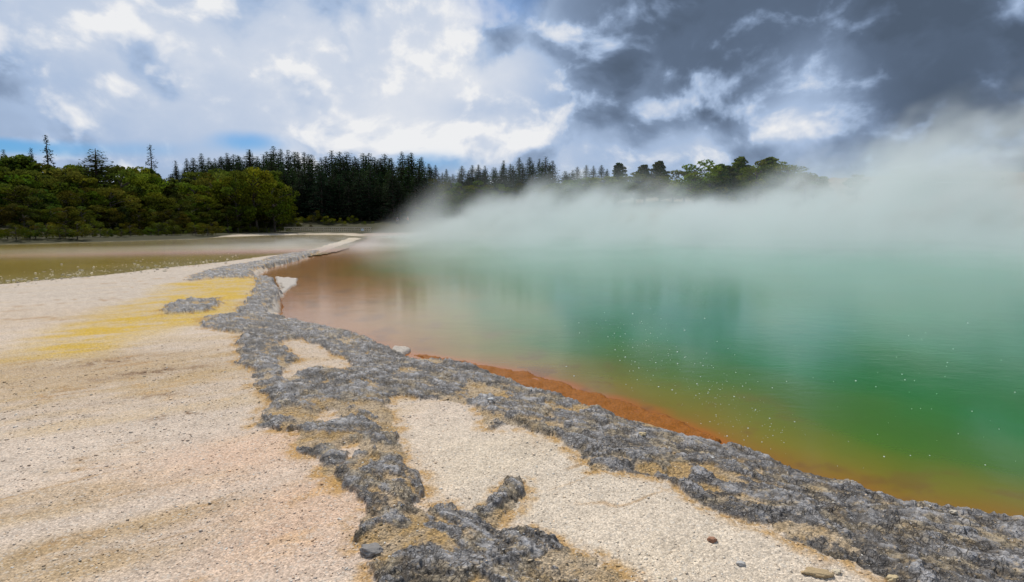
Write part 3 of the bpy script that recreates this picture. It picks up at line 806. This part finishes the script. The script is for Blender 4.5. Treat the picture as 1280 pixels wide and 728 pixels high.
# ------------------------------------------------------------------ the two people on the far bank
SKIN = plain('skin', (.48, .27, .19), .6, 30, .06)
def skin_mesh(name, verts, edges, radii, mat, parent, level=1, root=0):
    me = bpy.data.meshes.new(name); me.from_pydata(verts, edges, []); me.update()
    o = bpy.data.objects.new(name, me); COL.objects.link(o)
    mod = o.modifiers.new('skin', 'SKIN'); mod.use_smooth_shade = True
    for i, rr in enumerate(radii):
        me.skin_vertices[0].data[i].radius = (rr, rr) if not isinstance(rr, tuple) else rr
    me.skin_vertices[0].data[root].use_root = True
    sb = o.modifiers.new('sub', 'SUBSURF'); sb.levels = level; sb.render_levels = level
    me.materials.append(mat)
    if parent is not None: o.parent = parent
    return o
def person(px, D, hgt, rot, label, top, legs, hair, arm):
    x, y, _ = AT(px, 284, D)
    e = bpy.data.objects.new('person', None); COL.objects.link(e); e.location = (x, y, ground_z(x, y)); e.rotation_euler = (0, 0, rot); e.scale = (hgt / 1.75,) * 3
    tag(e, label, 'person')
    V = [(0, 0, .95), (0, .01, 1.12), (0, .01, 1.30), (0, 0, 1.44), (0, -.01, 1.52), (0, -.02, 1.62), (0, -.015, 1.73)]
    E_ = [(0, 1), (1, 2), (2, 3), (3, 4), (4, 5), (5, 6)]
    Rd = [(.15, .11), (.13, .10), (.16, .11), (.09, .08), (.055, .055), (.085, .10), (.05, .06)]
    def add(p, par, rr):
        V.append(p); Rd.append(rr); E_.append((par, len(V) - 1)); return len(V) - 1
    for s_ in (-1, 1):
        h_ = add((s_ * .10, 0, .90), 0, .095); k_ = add((s_ * .11, -.02, .50), h_, .06); n_ = add((s_ * .12, .02, .09), k_, .042); add((s_ * .13, -.14, .03), n_, .036)
        sh = add((s_ * .19, 0, 1.40), 3, .055)
        el_ = add((s_ * (.27 if s_ != arm else .24), .03, 1.12), sh, .042)
        ha = (s_ * .28, -.10, .90) if s_ != arm else (s_ * .16, -.24, 1.20)
        w_ = add(ha, el_, .030)
        pal = add((ha[0], ha[1] - .05, ha[2] - .06), w_, .032)
        for q in range(4): add((ha[0] + (q - 1.5) * .019, ha[1] - .07, ha[2] - .16 + abs(q - 1.3) * .008), pal, .009)
        add((ha[0] - s_ * .05, ha[1] - .075, ha[2] - .10), pal, .010)
    body = skin_mesh('body', V, E_, Rd, SKIN, e)
    tV = [(0, 0, .93), (0, .01, 1.12), (0, .01, 1.30), (0, 0, 1.43), (-.19, 0, 1.405), (.19, 0, 1.405), (-.225, .015, 1.26), (.225, .015, 1.26)]
    skin_mesh('shirt', tV, [(0, 1), (1, 2), (2, 3), (3, 4), (3, 5), (4, 6), (5, 7)], [(.17, .13), (.15, .12), (.18, .13), (.105, .095), .075, .075, .066, .066], top, e)
    lV = [(0, 0, .98), (-.10, 0, .88), (.10, 0, .88), (-.11, -.02, .50), (.11, -.02, .50), (-.12, .01, .12), (.12, .01, .12)]
    skin_mesh('trousers', lV, [(0, 1), (0, 2), (1, 3), (2, 4), (3, 5), (4, 6)], [(.165, .125), .112, .112, .080, .080, .062, .062], legs, e)
    skin_mesh('hair', [(0, .03, 1.72), (0, .045, 1.66), (0, .06, 1.58)], [(0, 1), (1, 2)], [(.088, .085), (.092, .07), (.06, .04)], hair, e)
    return e
person(497, 116, 1.66, math.pi * .15, 'person in dark blue clothes, left one of two on the far bank', plain('navy cloth', (.05, .06, .12)), plain('black cloth', (.03, .03, .035)), plain('dark hair', (.03, .02, .015)), 1)
person(510, 116, 1.74, -math.pi * .2, 'person in a salmon pink top, right one of two on the far bank', plain('salmon cloth', (.62, .25, .18)), plain('charcoal cloth', (.06, .055, .06)), plain('brown hair', (.09, .05, .025)), -1)

# ------------------------------------------------------------------ gravel lying on the sinter near the viewer
def stone_template(seed, sub_=1):
    bm = bmesh.new(); bmesh.ops.create_icosphere(bm, subdivisions=sub_, radius=1)
    r = np.random.default_rng(seed)
    for v in bm.verts: v.co *= float(r.uniform(.72, 1.15))
    bmesh.ops.triangulate(bm, faces=bm.faces[:])
    V = np.array([v.co[:] for v in bm.verts]); Q = np.array([[v.index for v in f.verts] for f in bm.faces]); bm.free()
    return V, Q
TPL = [stone_template(i) for i in range(10)]
def scatter(name, x, y, z, size, flat, cols, mat, r):
    AV = []; AQ = []; AC = []; b = 0
    pick = r.integers(0, len(TPL), len(x))
    for k, (V, Q) in enumerate(TPL):
        s_ = np.nonzero(pick == k)[0]
        if not len(s_): continue
        n = len(s_)
        sc = np.stack([size[s_] * r.uniform(.7, 1.35, n), size[s_] * r.uniform(.6, 1.0, n), size[s_] * flat[s_]], 1)
        v = V[None] * sc[:, None]
        tl = r.normal(0, .22, n); ct, s2 = np.cos(tl)[:, None], np.sin(tl)[:, None]
        v = np.stack([v[..., 0] * ct - v[..., 2] * s2, v[..., 1], v[..., 0] * s2 + v[..., 2] * ct], -1)
        an = r.uniform(0, 6.283, n); c_, s3 = np.cos(an)[:, None], np.sin(an)[:, None]
        v = np.stack([v[..., 0] * c_ - v[..., 1] * s3, v[..., 0] * s3 + v[..., 1] * c_, v[..., 2]], -1)
        v += np.stack([x[s_], y[s_], z[s_] + size[s_] * flat[s_] * .35], 1)[:, None]
        AV.append(v.reshape(-1, 3)); AQ.append((Q[None] + (np.arange(n) * len(V))[:, None, None]).reshape(-1, 3) + b); b += n * len(V)
        AC.append(np.repeat(cols[s_], len(V), 0))
    return mesh_np(name, np.concatenate(AV), np.concatenate(AQ), mat, cols=np.concatenate(AC), smooth=False)
def stone_material():
    m, t, p = newmat('loose stone'); P = geo(t); c = attr(t, 'col', 'Color')
    n = noise(t, P, 120, 4, .6)
    sc = t.nodes.new('ShaderNodeVectorMath'); sc.operation = 'SCALE'
    t.links.new(c.k, sc.inputs[0]); t.links.new((n * .8 + .6).k, sc.inputs['Scale'])
    t.links.new(sc.outputs[0], p.inputs['Base Color'])
    put(t, bump(t, n, .5, .004), p.inputs['Normal'])
    p.inputs['Roughness'].default_value = .9; p.inputs['Specular IOR Level'].default_value = .25
    return m
STM = stone_material()
N = 35000
rr = 2.0 * np.exp(rng.uniform(0, 1, N) * math.log(9.0 / 2.0)); aa = rng.uniform(-.80, .80, N)
x, y = np.sin(aa) * rr, np.cos(aa) * rr
o = layout(x, y)
ok = (o['dp'] > .12) & (rng.uniform(0, 1, N) < np.where(o['solid'] > .4, .22, 1.0))
ok &= rng.uniform(0, 1, N) < np.clip(.62 + 1.1 * fbm(x, y, 1.6, 3, 250), .15, 1)
x, y = x[ok], y[ok]; o = {k: v[ok] for k, v in o.items()}
base = colours(x, y, o)
grey = np.where(rng.uniform(0, 1, (len(x), 1)) < .55, np.array([(.22, .215, .22)]), np.array([(.42, .33, .22)]))
base = np.where((o['solid'] > .4)[:, None], grey, base)
n = len(x)
size = .0034 + .0034 * rng.exponential(.55, n); size = np.clip(size, .0034, .0125) * np.clip(rr[ok] / 3.5, 1, 1.5)
jit = rng.uniform(.72, 1.35, (n, 1)); warm = rng.normal(0, .05, n)
cols = np.clip(base * jit * np.stack([1 + warm, np.ones(n), 1 - warm], 1), .02, .75)
dk = rng.uniform(0, 1, n) < .010; cols[dk] = np.array((.20, .15, .105)) * rng.uniform(.7, 1.5, (dk.sum(), 1))
wh = rng.uniform(0, 1, n) < .06; cols[wh] = np.array((.60, .56, .49)) * rng.uniform(.85, 1.15, (wh.sum(), 1))
tag(scatter('gravel', x, y, o['h'], size, rng.uniform(.2, .42, n), cols, STM, rng), kind='stuff')
# pale pebbles in the shallows of the lagoon
N = 3500
uu = rng.uniform(-60, 300, N); vv_ = rng.normal(0, 1, N)
pts = np.array([G(a, interp(a, [(-60, 357), (0, 352), (100, 343), (170, 336), (230, 329), (300, 323)]) + b * (5.0 - a * .004) - 1, LAGZ) for a, b in zip(uu, vv_)])
x, y = pts[:, 0], pts[:, 1]; o = layout(x, y)
ok = (o['solid'] < .3) & (fbm(x, y, .6, 3, 260) + rng.normal(0, .25, N) > .10); x, y = x[ok], y[ok]; n = len(x)
cols = np.array((.46, .39, .27)) * rng.uniform(.6, 1.25, (n, 1))
zz = np.maximum(o['h'][ok], LAGZ - .02)
tag(scatter('pebbles', x, y, zz, rng.uniform(.018, .05, n) * np.where(rng.uniform(0, 1, n) < .12, 1.5, .75), rng.uniform(.4, .8, n), cols, STM, rng), kind='stuff')
# white bubbles drifting on the pool
N = 330
uu = rng.uniform(0, 1, N)
bp = np.array([G(760 + 200 * q + rng.normal(0, 26), 408 + 145 * q ** 1.2 + rng.normal(0, 20), 0) for q in uu] + [G(rng.uniform(700, 1270), rng.uniform(400, 590), 0) for _ in range(110)])
d = sdf(POOL, bp[:, 0], bp[:, 1]); bp = bp[d < -.45]; n = len(bp)
BUB = plain('foam bubble', (.74, .78, .74), .25, 60, .06)
V, Q = stone_template(3, 1)
sz_ = np.clip(.0016 + rng.exponential(.0020, n), 0, .009) * np.clip(bp[:, 1] / 6, .8, 1.6)
v = V[None] * sz_[:, None, None] * np.array((1, 1, .7)); v += np.stack([bp[:, 0], bp[:, 1], sz_ * .2], 1)[:, None]
tag(mesh_np('bubbles', v.reshape(-1, 3), (Q[None] + (np.arange(n) * len(V))[:, None, None]).reshape(-1, 3), BUB), kind='stuff')

# single loose stones one can pick out
def stone(px, py, w, ratio, flat, col, label, seed, rot=0, name='stone'):
    x, y = G(px, py, .19); z = ground_z(x, y)
    bm = bmesh.new(); bmesh.ops.create_icosphere(bm, subdivisions=3, radius=1)
    r = np.random.default_rng(seed); off = r.uniform(0, 50, 2)
    for v in bm.verts:
        q = v.co.copy(); f = 1 + .32 * float(perlin(np.array([q.x * 1.5 + off[0]]), np.array([q.y * 1.5 + q.z + off[1]]))[0]) + .12 * float(perlin(np.array([q.x * 4 + off[1]]), np.array([q.y * 4 - q.z * 3 + off[0]]))[0])
        v.co = Vector((q.x * w * f, q.y * w * ratio * f, max(-.6, min(.75, q.z * f)) * w * flat))
    me = bpy.data.meshes.new(name); bm.to_mesh(me); bm.free()
    a = me.color_attributes.new('col', 'FLOAT_COLOR', 'POINT')
    a.data.foreach_set('color', np.tile((*col, 1), len(me.vertices)).astype(np.float32))
    me.materials.append(STM)
    for p in me.polygons: p.use_smooth = len(me.polygons) > 2000
    ob = bpy.data.objects.new(name, me); COL.objects.link(ob); ob.location = (x, y, z + w * flat * .45); ob.rotation_euler = (random.uniform(-.1, .1), random.uniform(-.1, .1), rot)
    return tag(ob, label, 'stone')
stone(890, 673, .023, .85, .7, (.27, .14, .085), 'round reddish brown pebble on the gravel below the rim', 1)
stone(1023, 713, .062, .55, .28, (.34, .25, .14), 'flat tan slab lying against the ochre edge of the rim', 2, -.2)
stone(1046, 711, .020, .8, .6, (.50, .42, .30), 'small cream pebble at the right end of the flat tan slab', 3)
stone(1116, 721, .034, .6, .5, (.45, .35, .20), 'pale yellowish stone at the lower edge of the rim, nearest the picture corner', 4, .3)
stone(926, 701, .020, .7, .6, (.42, .40, .37), 'grey white chip alone on the gravel near the bottom edge', 5)
stone(613, 504, .030, .5, .4, (.62, .60, .56), 'bright white flake on top of the grey rim', 6, .2)
stone(803, 541, .028, .8, .6, (.46, .36, .21), 'cream coloured stone on the rim beside the orange fringe', 7)
stone(465, 690, .058, .75, .45, (.20, .185, .17), 'grey lump of crust at the left foot of the spur', 8)
stone(1192, 640, .022, .7, .6, (.46, .40, .31), 'pale stone lodged in the grey rim by the orange water', 9)
stone(890, 574, .016, .7, .6, (.60, .58, .54), 'tiny white chip on the grey rim above the sand', 10)
print('objects', round(time.time() - _T0, 1))

# ------------------------------------------------------------------ steam
def steam_material(name, dens, col, aniso):
    m = bpy.data.materials.new(name); m.use_nodes = True; t = m.node_tree
    t.nodes.remove(t.nodes['Principled BSDF'])
    v = t.nodes.new('ShaderNodeVolumePrincipled')
    v.inputs['Density'].default_value = dens; v.inputs['Color'].default_value = (*col, 1); v.inputs['Anisotropy'].default_value = aniso
    t.links.new(v.outputs[0], t.nodes['Material Output'].inputs['Volume'])
    return m
def steam_object(name, mn, mx, res, mat, field):
    ng = bpy.data.node_groups.new(name, 'GeometryNodeTree')
    ng.interface.new_socket('Geometry', in_out='OUTPUT', socket_type='NodeSocketGeometry')
    vc = ng.nodes.new('GeometryNodeVolumeCube'); out = ng.nodes.new('NodeGroupOutput'); sm = ng.nodes.new('GeometryNodeSetMaterial')
    vc.inputs['Min'].default_value = mn; vc.inputs['Max'].default_value = mx
    for k, ax in enumerate('XYZ'): vc.inputs['Resolution ' + ax].default_value = max(4, int((mx[k] - mn[k]) / res[k]))
    P = X(ng, ng.nodes.new('GeometryNodeInputPosition').outputs[0])
    d = field(ng, P)
    ng.links.new(d.k, vc.inputs['Density'])
    sm.inputs['Material'].default_value = mat
    ng.links.new(vc.outputs[0], sm.inputs[0]); ng.links.new(sm.outputs[0], out.inputs[0])
    me = bpy.data.meshes.new(name); me.materials.append(mat)
    o = bpy.data.objects.new(name, me); COL.objects.link(o)
    md = o.modifiers.new('steam', 'NODES'); md.node_group = ng
    return tag(o, kind='stuff')
def pool_field(t, P):
    x, y, z = sep(t, P)
    wv = noise(t, vec(t, x, y, z * 1.2), .045, 2, .5)
    n1 = noise(t, vec(t, x - z * .7, y * .8, z * 1.0), .085, 6, .60, .5)
    n2 = noise(t, vec(t, x - z * .5, y, z * 1.3), .30, 4, .6, .3)
    ux = (x - 26.0) / 60.0; uy = (y - 60.0) / 50.0
    rr = (ux * ux + uy * uy)._m('SQRT') + (wv - .5) * .25
    plan = 1.0 - rr.ss(.78, 1.05)
    west = x + (y - 20.0) * .28             # metres east of the pool's western shore
    ramp_ = (y + x * .12 + (n1 - .5) * 16.0).ss(14.0, 72.0)
    top = (x + y * .03).ss(-13.0, 3.0) * 4.4 + (x - 4.0).max(0.0) * .095 + .30
    gp = (x - y * .375) / 6.0
    top = top * (y.ss(8.0, 42.0) * .88 + .12) * west.ss(-9.0, -3.0) * (1.0 - (gp * gp * -.5).exp() * .5)
    top = top * ((n1 - .5) * 4.6 + (n2 - .5) * 1.8 + 1.0).max(.08).min(1.7)
    top = top.max(.04)
    zt = z / top
    body = 1.0 - zt.ss(.30, 1.15)
    billow = (n1 + (n2 - .5) * .55).ss(.47, .62)
    thin = ((n2 - .5) * 5.0 + .45).clamp()
    haze_ = (z * -.45).exp() * (1.0 - rr.ss(.86, 1.12)) * (y + (n1 - .5) * 26.0 + (n2 - .5) * 8.0).ss(8.5, 30.0) * west.ss(-3.0, 5.0)
    d = plan * ramp_ * body * (billow * .62 + thin * .07) + haze_ * (thin * .19 + .04)
    return (d - .01).max(0.0)
STEAM = steam_material('steam', .27, (.84, .85, .85), .0)
steam_object('steam', (-34, 6.5, .02), (100, 118, 17), (.45, .45, .35), STEAM, pool_field)
def lagoon_field(t, P):
    x, y, z = sep(t, P)
    n1 = noise(t, vec(t, x * .5, y, z * 2.0), .22, 4, .55)
    line = y - (x + 15.0) * .42 - 43.0 
    q = line / 4.5
    band = (q * q * -.5).exp() * x.ss(-40.0, -16.0)
    q2 = ((x + 26.0) / 8.0); q3 = (y - 66.0) / 16.0
    end = ((q2 * q2 + q3 * q3) * -.5).exp() * .35
    d = (band * 1.6 + end) * (1.0 - (z / (n1 * .55 + .04)).ss(.35, 1.1)) * ((n1 - .5) * 2.2 + .7).clamp()
    return (d - .02).max(0.0)
STEAM2 = steam_material('thin steam', .06, (.95, .93, .92), .25)
steam_object('steam', (-46, 26, .07), (-8, 100, 1.2), (.5, .5, .08), STEAM2, lagoon_field)
bpy.context.view_layer.update()
print('done', round(time.time() - _T0, 1))
